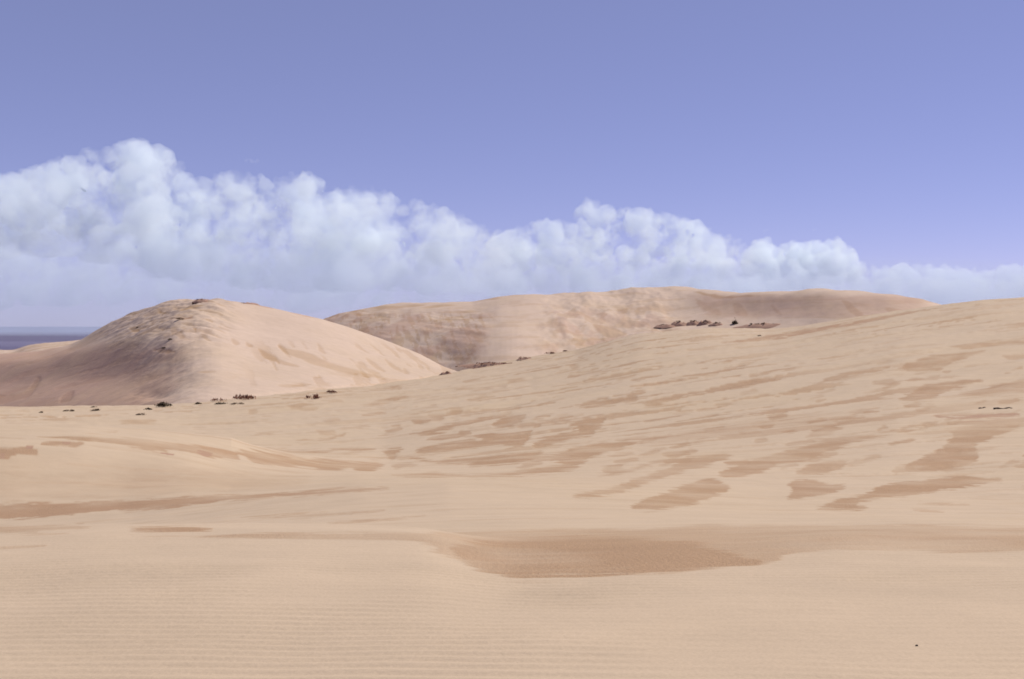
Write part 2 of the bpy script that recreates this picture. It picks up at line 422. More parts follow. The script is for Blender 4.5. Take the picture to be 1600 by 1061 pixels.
# wind streaks between the traced stains, stronger on the far flats and the right-hand slope
zone = sstep(35, 60, Yg) * front
st1 = streaks(Xg, Yg, 0.60, 17, 4.2, 4, 3.3)
st2 = streaks(Xg, Yg, 0.50, 9, 2.0, 4, 8.1)
st3 = streaks(Xg, Yg, 0.42, 5.0, 0.6, 4, 12.1)
sm = sstep(0.13, 0.25, st1 * 0.75 + st2 * 0.5) * (0.45 + 0.9 * sstep(-0.2, 0.3, fbm(Xg / 30, Yg / 45, 2))) * zone
sm = np.maximum(sm, 0.55 * sstep(0.24, 0.38, st2 * 0.5 + st3 * 0.6) * sstep(20, 34, Yg) * (1 - sstep(70, 110, Yg)) * sstep(560, 760, Ug))
damp_shade = np.clip(damp_shade + 0.60 * sm * (1 - damp_shade), 0, 1.1)
# faint combing on the near flats
nz = sstep(12, 18, Yg) * (1 - sstep(35, 50, Yg))
damp_shade = np.clip(damp_shade + 0.22 * nz * sstep(0.22, 0.5, streaks(Xg, Yg, 0.1, 3.5, 0.45, 4, 5.5)) * (1 - damp_shade), 0, 1.1)
# relief
dz = 0.05 * streaks(Xg, Yg, 0.3, 5, 1.6, 4, 1.1) * sstep(10, 25, Yg) + 0.30 * streaks(Xg, Yg, 0.6, 26, 6, 4, 2.2) * sstep(45, 110, Yg) * front
dz -= recess * np.clip(Yg / 60, 0.05, 1.0) * 0.022 + sm * 0.03
patch = sstep(-0.28, 0.2, fbm(Xg * 0.35 + 3, Yg * 0.5, 3)) 
lipm = 1 - sstep(-1.6, -0.4, Yg - lip_D[None, :])
ph = 2 * math.pi * (Yg + 0.020 * Xg + 0.09 * fbm(Xg * 0.35, Yg * 0.6, 2) + 0.020 * gnoise(Xg * 1.6, Yg * 3.0)) / 0.105
rip = (np.sin(ph + 0.5 * np.sin(ph)) * 0.5 + 0.5) ** 1.3
dz += 0.0125 * (rip - 0.4) * (0.22 + 0.78 * patch) * (0.25 + 0.75 * lipm) * (1 - sstep(8.6, 9.6, Yg)) * (Yg > 0) * (1 - np.clip(recess, 0, 1))
dz += 0.02 * fbm(Xg * 0.5, Yg * 0.5, 3) * (1 - sstep(10, 14, Yg))
Zg = Zg + dz
ground = grid_object('ground', Xg, Yg, Zg, M_ground, {'damp_shade': damp_shade, 'rust_shade': rust_shade})
ground['kind'] = 'structure'

# ------------------------------------------------------------------ the two big dunes
def dune(name, us, rowspec, n_rows, shape):
    """rowspec: list of (depth, height) per column from foot to behind the crest; n_rows: quads between rows"""
    t = (us - W / 2) / FPX
    Dk = np.stack([r[0] for r in rowspec]); Zk = np.stack([r[1] for r in rowspec])
    parts = []
    for k, n in enumerate(n_rows):
        f = np.linspace(0, 1, n, endpoint=(k == len(n_rows) - 1))[:, None]
        parts.append(Dk[k] * (1 - f) + Dk[k + 1] * f)
    Y = np.concatenate(parts)
    Z = pchip_cols(Dk, Zk, Y)
    return t[None, :] * Y, Y, Z

# near left dune
uL = np.arange(-420, 760, 2.0)
foot_v = smooth_pts([(-420, 645), (0, 645), (200, 642), (270, 636), (330, 627), (400, 617), (500, 607), (600, 598), (700, 585), (715, 580), (760, 578)], uL)
mid1_v = smooth_pts([(-420, 610), (0, 602), (100, 596), (200, 590), (280, 580), (330, 570), (400, 568), (500, 568), (600, 573), (700, 580), (760, 580)], uL, 20)
mid2_v = smooth_pts([(-420, 575), (0, 566), (80, 558), (130, 545), (200, 525), (280, 508), (330, 508), (400, 516), (500, 530), (600, 551), (700, 578), (760, 585)], uL, 15)
crestL_v = smooth_pts([(-420, 560), (-100, 556), (0, 553), (60, 549), (110, 539), (130, 529), (160, 510), (200, 492), (235, 480), (270, 472), (305, 468), (330, 468), (360, 470), (400, 476), (450, 487), (500, 498), (550, 513), (600, 530), (650, 551), (690, 571), (715, 581), (760, 600)], uL, 6)
k1 = smooth_pts([(-420, 30), (0, 26), (200, 24), (300, 20), (400, 24), (600, 14), (715, 3), (760, 3)], uL, 20)
k2 = smooth_pts([(-420, 56), (0, 52), (200, 50), (300, 48), (400, 48), (600, 28), (715, 6), (760, 6)], uL, 20)
k3 = smooth_pts([(-420, 76), (0, 74), (200, 76), (300, 76), (400, 72), (600, 42), (715, 10), (760, 10)], uL, 20)
FOOT = [(-420, 310), (-100, 232), (0, 209), (100, 188), (200, 169), (270, 159), (330, 160), (420, 170), (520, 184), (620, 204), (700, 222), (760, 236)]
wig = lambda k: 9 * gnoise(uL / 60 + k * 3.1, 0 * uL + k)
tp = 1 - sstep(380, 560, uL)
d0 = smooth_pts(FOOT, uL + 5 * tp, 45); d1 = smooth_pts(FOOT, uL - 16 * tp, 45) + k1; d2 = smooth_pts(FOOT, uL - 2 * tp, 45) + k2; d3 = smooth_pts(FOOT, uL - 45 * tp, 45) + k3
zf = zrow(foot_v, d0)
specL = [(d0 - 14, zf - 3.0), (d0, zf), (d1, zrow(mid1_v, d1)), (d2, zrow(mid2_v, d2)),
         (d3, zrow(crestL_v, d3)), (d3 + 12, zrow(crestL_v, d3 + 12) - 1.2), (d3 + 60, zrow(crestL_v, d3) - 16)]
XL, YL, ZL = dune('sand_dune', uL, specL, [10, 70, 70, 70, 16, 14], None)
ZL = blur_rows(ZL, 5)
UL, VL = project(XL, YL, ZL)
LP = [
 ([(400,543),(420,552),(450,566),(472,574),(440,570),(415,560)], 0.5), ([(432,536),(450,545),(480,550),(500,560),(530,570),(560,580),(604,591),(560,588),(510,576),(470,560),(440,550)], 0.5),
 ([(568,556),(590,569),(605,582),(583,574)], 0.45), ([(598,558),(620,572),(632,582),(610,574)], 0.5), ([(494,533),(512,553),(500,550)], 0.4), ([(630,573),(642,585),(630,583)], 0.45),
 ([(92,629),(95,620),(105,612),(116,610),(113,622),(105,629)], 0.6), ([(20,618),(45,610),(50,598),(60,588),(65,590),(58,605),(45,622),(25,626),(10,630),(-40,634),(-40,612),(0,616)], 0.6),
 ([(312,518),(322,522),(332,534),(325,535)], 0.55), ([(298,512),(308,514),(306,519)], 0.6), ([(360,528),(366,529),(376,538),(366,542)], 0.45), ([(383,532),(398,542),(386,544)], 0.5),
 ([(270,480),(300,476),(322,478),(300,484),(276,486)], 0.5), ([(262,500),(285,495),(305,496),(285,502)], 0.9), ([(262,515),(275,512),(290,525),(280,530)], 0.5), ([(240,482),(256,485),(268,488),(255,489)], 0.6),
 ([(200,512),(212,510),(222,515),(208,520)], 0.8), ([(235,545),(262,546),(278,552),(255,554)], 0.7), ([(430,602),(470,598),(480,602),(445,606)], 0.35), ([(300,581),(320,580),(342,582),(318,584)], 0.6),
]
edL = 1.3 * streaks(XL, ZL, 0.1, 3.0, 1.0, 3)
dampL = np.zeros(XL.shape)
for pts, s in LP:
    dampL = np.maximum(dampL, s * poly_mask(UL, VL, pts, 1.5, edL))
upper = sstep(560, 500, VL) * (1 - sstep(330, 390, UL)) * sstep(120, 200, UL)
dampL = np.clip(dampL + upper * 0.55 * sstep(0.05, 0.32, streaks(XL, YL, -0.5, 5, 1.6, 4, 4.4)), 0, 1)
flank = sstep(370, 420, UL) * sstep(525, 545, VL) * (1 - sstep(600, 608, VL))
dampL = np.clip(dampL + flank * 0.36 * sstep(0.13, 0.24, streaks(XL, ZL, -0.55, 9.0, 1.0, 4, 14.4)) + 0.35 * sstep(330, 420, UL) * sstep(578, 590, VL) * sstep(0.08, 0.22, streaks(XL, ZL, -0.08, 9, 1.0, 4, 3.4)), 0, 1)
low = (1 - sstep(240, 330, UL))
dampL = np.clip(dampL + low * 0.35 * sstep(0.0, 0.4, streaks(XL, ZL * 1.5, 0.3, 14, 2.2, 4, 6.4)), 0, 1)
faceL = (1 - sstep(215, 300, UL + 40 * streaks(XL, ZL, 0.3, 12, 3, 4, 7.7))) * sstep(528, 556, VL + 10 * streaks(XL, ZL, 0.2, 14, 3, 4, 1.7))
rust_shadeL = 0.70 * faceL + 0.9 * poly_mask(UL, VL, [(303,471),(308,464),(328,464),(332,471),(315,473)], 1.2, edL) + 0.7 * poly_mask(UL, VL, [(372,466),(400,472),(430,480),(430,484),(395,477),(372,472)], 1.2, edL) + 0.55 * poly_mask(UL, VL, [(262,500),(285,495),(305,496),(285,502)], 1.2, edL) + 0.4 * poly_mask(UL, VL, [(450,484),(500,496),(498,499),(452,489)], 1.0, edL)  # warm shade of the left face painted in, plus rusty crest rims
ridge = sstep(170, 240, UL) * (1 - sstep(310, 370, UL))
ZL = ZL - 0.45 * np.exp(-((UL - 245) / 34) ** 2 - ((VL - 614) / 9) ** 2)
ZL = ZL + 0.6 * streaks(XL, YL, 0.35, 14, 5.0, 5, 6.6) * ridge + 0.6 * streaks(XL, YL, -0.4, 9, 3.0, 4, 2.7) * upper + 0.25 * streaks(XL, YL, 0.5, 16, 5, 4, 1.9) - 0.12 * dampL
duneL = grid_object('sand_dune', XL, YL, ZL, M_dune, {'damp_shade': dampL, 'rust_shade': np.clip(rust_shadeL, 0, 1)})
duneL['kind'] = 'structure'

# pale slope showing past its left shoulder, above the sea
uB = np.arange(-420, 260, 3.0)
bv = smooth_pts([(-420, 556), (-60, 550), (0, 547), (22, 547), (40, 541), (60, 537), (110, 533), (160, 528), (260, 520)], uB, 5)
bD = 340 + 0 * uB
specB = [(bD - 90, zrow(bv, bD) - 14), (bD - 30, zrow(bv + 12, bD - 30)), (bD, zrow(bv, bD)), (bD + 20, zrow(bv, bD) - 1.5), (bD + 120, zrow(bv, bD) - 30)]
XB, YB, ZB = dune('sand_dune', uB, specB, [20, 30, 8, 12], None)
dB = 0.6 * sstep(0.05, 0.3, streaks(XB, YB, 0.5, 16, 3.2, 4, 4.9))
ZB += 0.25 * streaks(XB, YB, 0.5, 16, 3.2, 4, 4.9)
duneB = grid_object('sand_dune', XB, YB, ZB, M_dune, {'damp_shade': dB, 'rust_shade': 0 * dB})
duneB['kind'] = 'structure'

# far dune ridge
uF = np.arange(360, 2000, 1.8)
fD = smooth_pts([(360, 600), (500, 570), (620, 540), (760, 500), (800, 498), (880, 525), (980, 550), (1060, 560), (1090, 557), (1200, 532), (1330, 500), (1400, 492), (1500, 490), (2000, 500)], uF, 22)
f_v = smooth_pts([(360, 600), (560, 590), (700, 588), (830, 566), (950, 545), (1050, 520), (1250, 522), (1350, 512), (1450, 505), (1600, 505), (2000, 505)], uF)
fm_v = smooth_pts([(360, 570), (520, 535), (600, 520), (700, 515), (780, 510), (900, 500), (1000, 492), (1080, 490), (1200, 492), (1300, 484), (1400, 484), (1500, 495), (2000, 500)], uF, 20)
fc_v = smooth_pts([(360, 545), (430, 520), (500, 500), (540, 488), (600, 477), (650, 473), (740, 471), (780, 463), (850, 459), (950, 456), (1000, 450), (1060, 448), (1100, 452), (1130, 456), (1200, 457), (1260, 452), (1290, 451), (1350, 457), (1400, 461), (1440, 468), (1480, 480), (1560, 497), (2000, 520)], uF, 5)
fd1 = smooth_pts([(360, 60), (760, 70), (1060, 50), (1200, 34), (1400, 30), (2000, 30)], uF, 30)
fd2 = smooth_pts([(360, 130), (760, 160), (1060, 100), (1200, 62), (1400, 58), (2000, 58)], uF, 30)
specF = [(fD - 40, zrow(f_v, fD) - 8), (fD, zrow(f_v, fD)), (fD + fd1, zrow(fm_v, fD + fd1)), (fD + fd2, zrow(fc_v + 2.5, fD + fd2)), (fD + fd2 + 14, zrow(fc_v, fD + fd2 + 14)), (fD + fd2 + 40, zrow(fc_v, fD + fd2) - 3), (fD + fd2 + 200, zrow(fc_v, fD + fd2) - 40)]
XF, YF, ZF = dune('sand_dune', uF, specF, [10, 50, 60, 10, 8, 12], None)
ZF = blur_rows(ZF, 3)
UF, VF = project(XF, YF, ZF)
leftz = 1 - sstep(752, 782, UF + 0.35 * (VF - 500) + 10 * fbm(XF / 14, ZF / 6, 3))
midz = sstep(820, 880, UF) * (1 - sstep(1020, 1080, UF))
n1 = streaks(XF, YF, -1.0, 55, 14, 4, 5.2); n2 = fbm(XF / 16, YF / 30, 4); n3 = streaks(XF, ZF, 0.05, 40, 3.0, 4, 2.6)
dF = leftz * (0.55 * sstep(0.08, 0.16, streaks(XF, ZF, -0.9, 9, 2.6, 4, 3.9)) * sstep(480, 500, VF) + 0.35 * sstep(0.05, 0.2, n3) * (1 - sstep(490, 505, VF))) + midz * sstep(470, 485, VF) * 0.42 * sstep(0.0, 0.2, fbm(XF / 9, ZF / 4, 4)) + 0.3 * sstep(0.1, 0.4, n3)
FP = [([(1078,455),(1110,460),(1150,463),(1205,461),(1150,467),(1105,464)], 0.8), ([(1143,476),(1155,474),(1166,484),(1170,494),(1150,493)], 0.45), ([(1085,466),(1095,470),(1130,490),(1120,495),(1092,480)], 0.4),  # shadow under the crest painted in, then gullies and darker marks
      ([(732,514),(742,518),(758,535),(748,538),(738,525)], 0.6), ([(722,524),(735,535),(728,537)], 0.5), ([(1312,468),(1330,474),(1350,490),(1345,496),(1328,488)], 0.6), ([(1380,478),(1420,486),(1390,490)], 0.6), ([(920,505),(960,510),(985,525),(950,530)], 0.6), ([(1203,475),(1215,482),(1222,495),(1212,490)], 0.4)]
edF = 1.5 * fbm(XF / 6, ZF / 3, 3)
for pts, s in FP:
    dF = np.maximum(dF, s * poly_mask(UF, VF, pts, 1.6, edF))
rF = 0.42 * sstep(1072, 1092, UF - 0.55 * (VF - 457) + 9 * edF) * (1 - sstep(1420, 1470, UF)) * sstep(457, 466, VF) * (1 - sstep(492, 500, VF)) + 0.45 * leftz * sstep(484, 500, VF + 6 * edF) * sstep(-0.25, 0.2, n2 + 0.5 * n1) + 0.3 * midz * sstep(478, 490, VF + 5 * edF) * sstep(0.0, 0.16, fbm(XF / 11, ZF / 4.5, 4))  # shaded right face and left part tinted redder in the colour, with mottling
ZF += 0.9 * n1 * leftz * sstep(478, 492, VF) + 1.2 * n2 * (midz + 0.3) + 0.9 * streaks(XF, YF, 0.4, 60, 18, 3, 7.7)
duneF = grid_object('sand_dune', XF, YF, ZF, M_dune, {'damp_shade': np.clip(dF, 0, 1), 'rust_shade': rF})
duneF['kind'] = 'structure'

# ------------------------------------------------------------------ sea
M_sea = bpy.data.materials.new('sea_water')
t = nodes(M_sea)
o = add(t, 'ShaderNodeOutputMaterial'); b = add(t, 'ShaderNodeBsdfPrincipled', i_Roughness=0.35, i_IOR=1.33)
b.inputs['Base Color'].default_value = (0.10, 0.075, 0.12, 1)
link(t, b.outputs[0], o.inputs['Surface'])
g = add(t, 'ShaderNodeNewGeometry')
mp = add(t, 'ShaderNodeMapping'); mp.inputs['Scale'].default_value = (0.02, 0.06, 0.05)
nz_ = add(t, 'ShaderNodeTexNoise', i_Scale=1.0, i_Detail=6.0, i_Roughness=0.65)
link(t, g.outputs['Position'], mp.inputs['Vector']); link(t, mp.outputs[0], nz_.inputs['Vector'])
bp = add(t, 'ShaderNodeBump', i_Strength=0.9, i_Distance=3.0)
link(t, nz_.outputs[0], bp.inputs['Height']); link(t, bp.outputs[0], b.inputs['Normal'])
mp2 = add(t, 'ShaderNodeMapping'); mp2.inputs['Scale'].default_value = (0.00004, 0.00045, 0.0)
nz2 = add(t, 'ShaderNodeTexNoise', i_Scale=1.0, i_Detail=4.0, i_Roughness=0.6)
link(t, g.outputs['Position'], mp2.inputs['Vector']); link(t, mp2.outputs[0], nz2.inputs['Vector'])
cr = mathn(t, 'MULTIPLY', mathn(t, 'SUBTRACT', nz2.outputs[0], 0.5), 4.0, True)
link(t, mixc(t, cr, (0.085, 0.060, 0.105, 1), (0.26, 0.22, 0.30, 1)), b.inputs['Base Color'])
SEA_Z = -60.0
ys = np.concatenate([np.linspace(1200, 6000, 40), np.geomspace(6300, 32000, 30)])
xs = np.linspace(-1.2, 1.2, 60)
YS, XS = np.meshgrid(ys, xs, indexing='ij')
XS = XS * YS
sea = grid_object('sea', XS, YS, SEA_Z + 0 * XS, M_sea)
sea['kind'] = 'structure'

# ------------------------------------------------------------------ clouds: closed bodies of scattering droplets, far out over the sea
def sphere_template(sub):
    bm = bmesh.new()
    bmesh.ops.create_icosphere(bm, subdivisions=sub, radius=1.0)
    v = np.array([x.co[:] for x in bm.verts]); f = np.array([[x.index for x in fc.verts] for fc in bm.faces])
    bm.free()
    return v, f
SPH = sphere_template(2)

def cloud(puffs, voxel, density, label, base, colour=(0.935, 0.988, 1.0), aniso=0.15, ragged=0.5, wisp=0):
    """puffs: (x, y, z, r) list, merged into one billowing skin and filled with scattering air"""
    v, f = SPH
    P = np.array(puffs)
    verts = (v[None] * P[:, None, 3:4] + P[:, None, :3]).reshape(-1, 3)
    faces = (f[None] + (np.arange(len(P)) * len(v))[:, None, None]).reshape(-1, 3)
    me = bpy.data.meshes.new('tmp')
    me.vertices.add(len(verts)); me.vertices.foreach_set('co', verts.astype(np.float32).ravel())
    me.loops.add(len(faces) * 3); me.loops.foreach_set('vertex_index', faces.astype(np.int32).ravel())
    me.polygons.add(len(faces)); me.polygons.foreach_set('loop_start', np.arange(0, len(faces) * 3, 3, dtype=np.int32))
    me.update(calc_edges=True)
    tmp = bpy.data.objects.new('tmp', me)
    col.objects.link(tmp)
    m = tmp.modifiers.new('skin', 'REMESH'); m.mode = 'VOXEL'; m.voxel_size = voxel
    tx = bpy.data.textures.new('billow', 'CLOUDS'); tx.noise_scale = 260; tx.noise_depth = 4
    d = tmp.modifiers.new('billow', 'DISPLACE'); d.texture = tx; d.texture_coords = 'GLOBAL'; d.strength = 190 * ragged; d.mid_level = 0.5
    tx2 = bpy.data.textures.new('curl', 'CLOUDS'); tx2.noise_scale = 95; tx2.noise_depth = 2
    d2 = tmp.modifiers.new('curl', 'DISPLACE'); d2.texture = tx2; d2.texture_coords = 'GLOBAL'; d2.strength = 90 * ragged; d2.mid_level = 0.5
    dg = bpy.context.evaluated_depsgraph_get()
    new = bpy.data.meshes.new_from_object(tmp.evaluated_get(dg))
    bpy.data.objects.remove(tmp); bpy.data.meshes.remove(me)
    new.name = 'cloud'
    co = np.empty(len(new.vertices) * 3, np.float32); new.vertices.foreach_get('co', co); co = co.reshape(-1, 3)
    pu, pv_ = project(co[:, 0], co[:, 1], co[:, 2])
    low = np.maximum(pv_ - lerp_pts(base, pu), 0) * co[:, 1] / FPX          # metres under the condensation level
    co[:, 2] += 0.6 * low
    new.vertices.foreach_set('co', co.ravel()); new.update()
    mat = bpy.data.materials.new('cloud_droplets')
    t = nodes(mat)
    o = add(t, 'ShaderNodeOutputMaterial'); pv = add(t, 'ShaderNodeVolumePrincipled')
    pv.inputs['Color'].default_value = colour + (1,)
    pv.inputs['Density'].default_value = density; pv.inputs['Anisotropy'].default_value = aniso
    if wisp:
        nn = add(t, 'ShaderNodeTexNoise', i_Scale=1.0, i_Detail=4.0, i_Roughness=0.62)
        tc = add(t, 'ShaderNodeTexCoord'); mp_ = add(t, 'ShaderNodeMapping'); mp_.inputs['Scale'].default_value = (1 / 340, 1 / 340, 1 / 260)
        link(t, tc.outputs['Object'], mp_.inputs['Vector']); link(t, mp_.outputs[0], nn.inputs['Vector'])
        k = mathn(t, 'ADD', mathn(t, 'MULTIPLY', mathn(t, 'SUBTRACT', nn.outputs[0], 0.5), wisp), 0.60, True)
        link(t, mathn(t, 'MULTIPLY', k, density * 1.15), pv.inputs['Density'])
    link(t, pv.outputs[0], o.inputs['Volume'])
    new.materials.clear(); new.materials.append(mat)
    ob = bpy.data.objects.new('cloud', new)
    col.objects.link(ob)
    ob['label'] = label; ob['category'] = 'cloud'
    print('CLOUD', len(puffs), len(new.polygons))
    return ob

crng = random.Random(5)
def bank(top, base, u0, u1, D0, D1, depth, r_px, step, kids=7, fill=1.0):
    """puffs heaped under a top line from column u0 to u1; D0, D1: distance at both ends"""
    out = []
    u = u0
    while u < u1:
        D = D0 + (D1 - D0) * (u - u0) / (u1 - u0)
        px = D / FPX
        vt = float(lerp_pts(top, u)); vb = float(lerp_pts(base, u))
        r = r_px[0] + (r_px[1] - r_px[0]) * crng.random() ** 1.6
        r = min(r, max(6, (vb - vt) * 0.5))
        v = vt + r
        k = 0
        while v < vb:
            if k == 0 or crng.random() < fill:
                uu = u + crng.uniform(-.4, .4) * step; dd = D + crng.uniform(-.5, .5) * depth * (1 if k else .5)
                rr = r * crng.uniform(.8, 1.15)
                gx, gz = ray(uu, v)
                c = (gx * dd, dd, CAMZ + gz * dd, rr * px)
                out.append(c)
                for _ in range(kids if k < 2 else kids // 2):
                    a = crng.uniform(-math.pi, math.pi); e = crng.uniform(-.35, 1.35)
                    w = c[3] * crng.uniform(.75, 1.05)
                    ch = (c[0] + w * math.cos(e) * math.cos(a), c[1] + w * math.cos(e) * math.sin(a), c[2] + w * math.sin(e), c[3] * crng.uniform(.25, .5))
                    # keep the skyline: children may poke only a little over the top line
                    pu, pv_ = project(ch[0], ch[1], ch[2] + ch[3])
                    if pv_ > float(lerp_pts(top, pu)) - 5:
                        out.append(ch)
                        for _ in range(2):
                            a = crng.uniform(-math.pi, math.pi); e = crng.uniform(0, 1.4)
                            out.append((ch[0] + ch[3] * math.cos(e) * math.cos(a), ch[1] + ch[3] * math.cos(e) * math.sin(a), ch[2] + ch[3] * math.sin(e), ch[3] * crng.uniform(.3, .55)))
            v += r * crng.uniform(.9, 1.5); r = r * crng.uniform(.9, 1.25); k += 1
        u += step
    return out

TOPA = [(-700, 330), (-300, 300), (-100, 282), (0, 268), (60, 262), (100, 245), (150, 232), (195, 219), (240, 222), (265, 240), (285, 262), (300, 275), (360, 272), (380, 265), (400, 275), (430, 276), (470, 270), (500, 280), (520, 295), (560, 288), (600, 302), (640, 312), (670, 315), (700, 332), (740, 350), (780, 364), (900, 400)]
BASEA = [(-700, 420), (-300, 405), (0, 396), (120, 400), (240, 425), (330, 440), (450, 450), (700, 455), (900, 455)]
cloud(bank(TOPA, BASEA, -700, 800, 9000, 10500, 1700, (7, 34), 16, 10), 15, 0.0042, 'tall heaped white cloud bank filling the left half of the sky', BASEA, wisp=4.8)
TOPB = [(740, 395), (780, 364), (820, 352), (850, 342), (880, 350), (905, 345), (915, 312), (930, 314), (945, 322), (1000, 326), (1080, 338), (1090, 350), (1120, 368), (1160, 378), (1180, 400)]
BASEB = [(740, 450), (1180, 470)]
cloud(bank(TOPB, BASEB, 745, 1185, 12500, 13000, 1600, (7, 30), 14, 10), 17, 0.0040, 'pale spreading cloud behind the crest of the far dune ridge', BASEB, wisp=4.8)
TOPC = [(1165, 395), (1180, 376), (1200, 374), (1212, 390), (1225, 385), (1240, 376), (1270, 378), (1290, 374), (1310, 373), (1330, 392), (1345, 402)]
BASEC = [(1165, 460), (1345, 440)]
cloud(bank(TOPC, BASEC, 1170, 1345, 15000, 15300, 900, (9, 18), 11), 20, 0.0048, 'small domed cloud towers right of the far dune ridge top', BASEC)
TOPD = [(1180, 440), (1300, 425), (1360, 415), (1420, 409), (1460, 415), (1500, 420), (1550, 422), (1580, 412), (1640, 410), (1800, 420), (2300, 430)]
BASED = [(1180, 480), (2300, 480)]
cloud(bank(TOPD, BASED, 1190, 2250, 17500, 18500, 1200, (10, 20), 16, 5), 30, 0.0036, 'low hazy cloud line above the right-hand sand slope', BASED)
TOPG = [(-700, 400), (0, 392), (180, 396), (300, 420), (500, 425), (800, 425), (1200, 430), (1500, 435), (1750, 440)]
BASEG = [(-700, 470), (0, 475), (400, 480), (1750, 480)]
cloud(bank(TOPG, BASEG, -700, 1700, 11800, 14500, 900, (9, 28), 19, 5), 30, 0.0034, 'thin ragged cloud layer hanging below the tall heaped bank', BASEG, wisp=4.5)
for (wu, wv, ww, wh, lab) in ((398, 252, 40, 11, 'torn wisp of cloud just above the left cloud bank'), (1197, 360, 24, 7, 'tiny cloud shred above the small domed towers'), (1272, 359, 14, 5, 'smallest faint cloud shred, right of the other shred')):
    pf = []
    for q in range(12):
        f_ = q / 11 - .5
        gx, gz = ray(wu + f_ * ww * .8, wv + wh * (.25 * math.sin(q * 1.1 + wu) + .3 * f_))
        dd = 11000 + 20 * math.sin(q)
        pf.append((gx * dd, dd, CAMZ + gz * dd, (.22 + .12 * math.sin(q * 2.1)) * wh * dd / FPX * (1.3 - abs(f_) * 1.4)))
    cloud(pf, 9, 0.0024, lab, [(0, 900), (1600, 900)], ragged=0.12)

# thin wedge of haze added over the sea to soften the heaped banks, thickest near the water
def veil(label):
    xs_ = np.linspace(-1.3, 1.3, 60)
    V, F = [], []
    prof = [(5400, -52), (6400, 130), (7200, 260), (7800, 370), (8200, 450), (8600, 360), (9000, -52)]
    for i, x in enumerate(xs_):
        for k, (d, z) in enumerate(prof):
            w = 1 + .10 * math.sin(x * 7 + k) + .06 * math.sin(x * 19 + 2 * k)
            V.append((x * 8000, d + 120 * math.sin(x * 11 + k), z * w * (1.15 - .4 * x) if z > 0 else z))
    n = len(prof)
    for i in range(len(xs_) - 1):
        for k in range(n):
            F.append((i * n + k, i * n + (k + 1) % n, (i + 1) * n + (k + 1) % n, (i + 1) * n + k))
    F += [tuple(range(n - 1, -1, -1)), tuple(range(len(V) - n, len(V)))]
    me = bpy.data.meshes.new('cloud')
    me.from_pydata(V, [], F)
    bm = bmesh.new(); bm.from_mesh(me); bmesh.ops.recalc_face_normals(bm, faces=bm.faces[:]); bm.to_mesh(me); bm.free()
    mat = bpy.data.materials.new('haze_veil')
    t = nodes(mat)
    o = add(t, 'ShaderNodeOutputMaterial'); pv = add(t, 'ShaderNodeVolumePrincipled')
    pv.inputs['Color'].default_value = (0.72, 0.80, 0.93, 1); pv.inputs['Anisotropy'].default_value = 0.1
    pv.inputs['Density'].default_value = 0.00042
    link(t, pv.outputs[0], o.inputs['Volume'])
    me.materials.append(mat)
    ob = bpy.data.objects.new('cloud', me)  # haze body, shares the cloud name
    col.objects.link(ob)
    ob['label'] = label; ob['category'] = 'cloud'
veil('faint lavender veil of haze lying low along the horizon')

# ------------------------------------------------------------------ plants, hummocks and driftwood
Ug, Vg = project(Xg, Yg, Zg); UL, VL = project(XL, YL, ZL); UF, VF = project(XF, YF, ZF)
def hit(layer, u, v):
    """point of the terrain seen at photo position (u, v): the first sheet along the view"""
    best = None
    for key in ('g', 'l') if layer in 'gl' else ('f',):
        U, V, X, Y, Z = {'g': (Ug, Vg, Xg, Yg, Zg), 'l': (UL, VL, XL, YL, ZL), 'f': (UF, VF, XF, YF, ZF)}[key]
        ok = int(np.nonzero(Y[:, 0] > 4.5)[0][0]) if key == 'g' else 10
        j = int(np.argmin(np.abs(U[-1] - u)))
        for _ in range(3):
            below = V[ok:, j] <= v
            i = ok + (int(np.argmax(below)) if below.any() else int(np.argmin(V[ok:, j])))
            j = int(np.argmin(np.abs(U[i] - u)))
        err = abs(V[i, j] - v)
        p = np.array([X[i, j], Y[i, j], Z[i, j]])
        score = (err > 3, p[1])
        if best is None or score < best[0]:
            best = (score, p)
    return best[1]

def plain(name, c, rough=0.9, var=0.35, scale=9.0):
    m = bpy.data.materials.new(name)
    t = nodes(m)
    o = add(t, 'ShaderNodeOutputMaterial'); b = add(t, 'ShaderNodeBsdfPrincipled', i_Roughness=rough)
    b.inputs['Specular IOR Level'].default_value = 0.143
    n = add(t, 'ShaderNodeTexNoise', i_Scale=scale, i_Detail=4.0)
    g = add(t, 'ShaderNodeNewGeometry'); link(t, g.outputs['Position'], n.inputs['Vector'])
    lo = tuple(x * (1 - var) for x in c) + (1,); hi = tuple(min(1, x * (1 + var)) for x in c) + (1,)
    link(t, mixc(t, n.outputs[0], lo, hi), b.inputs['Base Color'])
    link(t, b.outputs[0], o.inputs['Surface'])
    return m

M_green = plain('dark_green_leaves', (0.095, 0.072, 0.045))
M_olive = plain('olive_leaves', (0.150, 0.105, 0.070))
M_redleaf = plain('russet_grass', (0.240, 0.125, 0.085))
M_stem = plain('woody_stems', (0.110, 0.070, 0.045))
M_peat = plain('rusty_crust', (0.330, 0.205, 0.145), scale=3.0)
M_wood = plain('weathered_driftwood', (0.050, 0.036, 0.030))
M_stone = plain('dark_pebble', (0.06, 0.045, 0.04), scale=60.0)

def mesh_ob(name, verts, faces, mat, parent=None, smooth=False):
    me = bpy.data.meshes.new(name)
    me.from_pydata([tuple(v) for v in verts], [], faces)
    if smooth:
        me.polygons.foreach_set('use_smooth', [True] * len(me.polygons))
    me.materials.append(mat)
    ob = bpy.data.objects.new(name, me)
    col.objects.link(ob)
    ob.parent = parent
    return ob

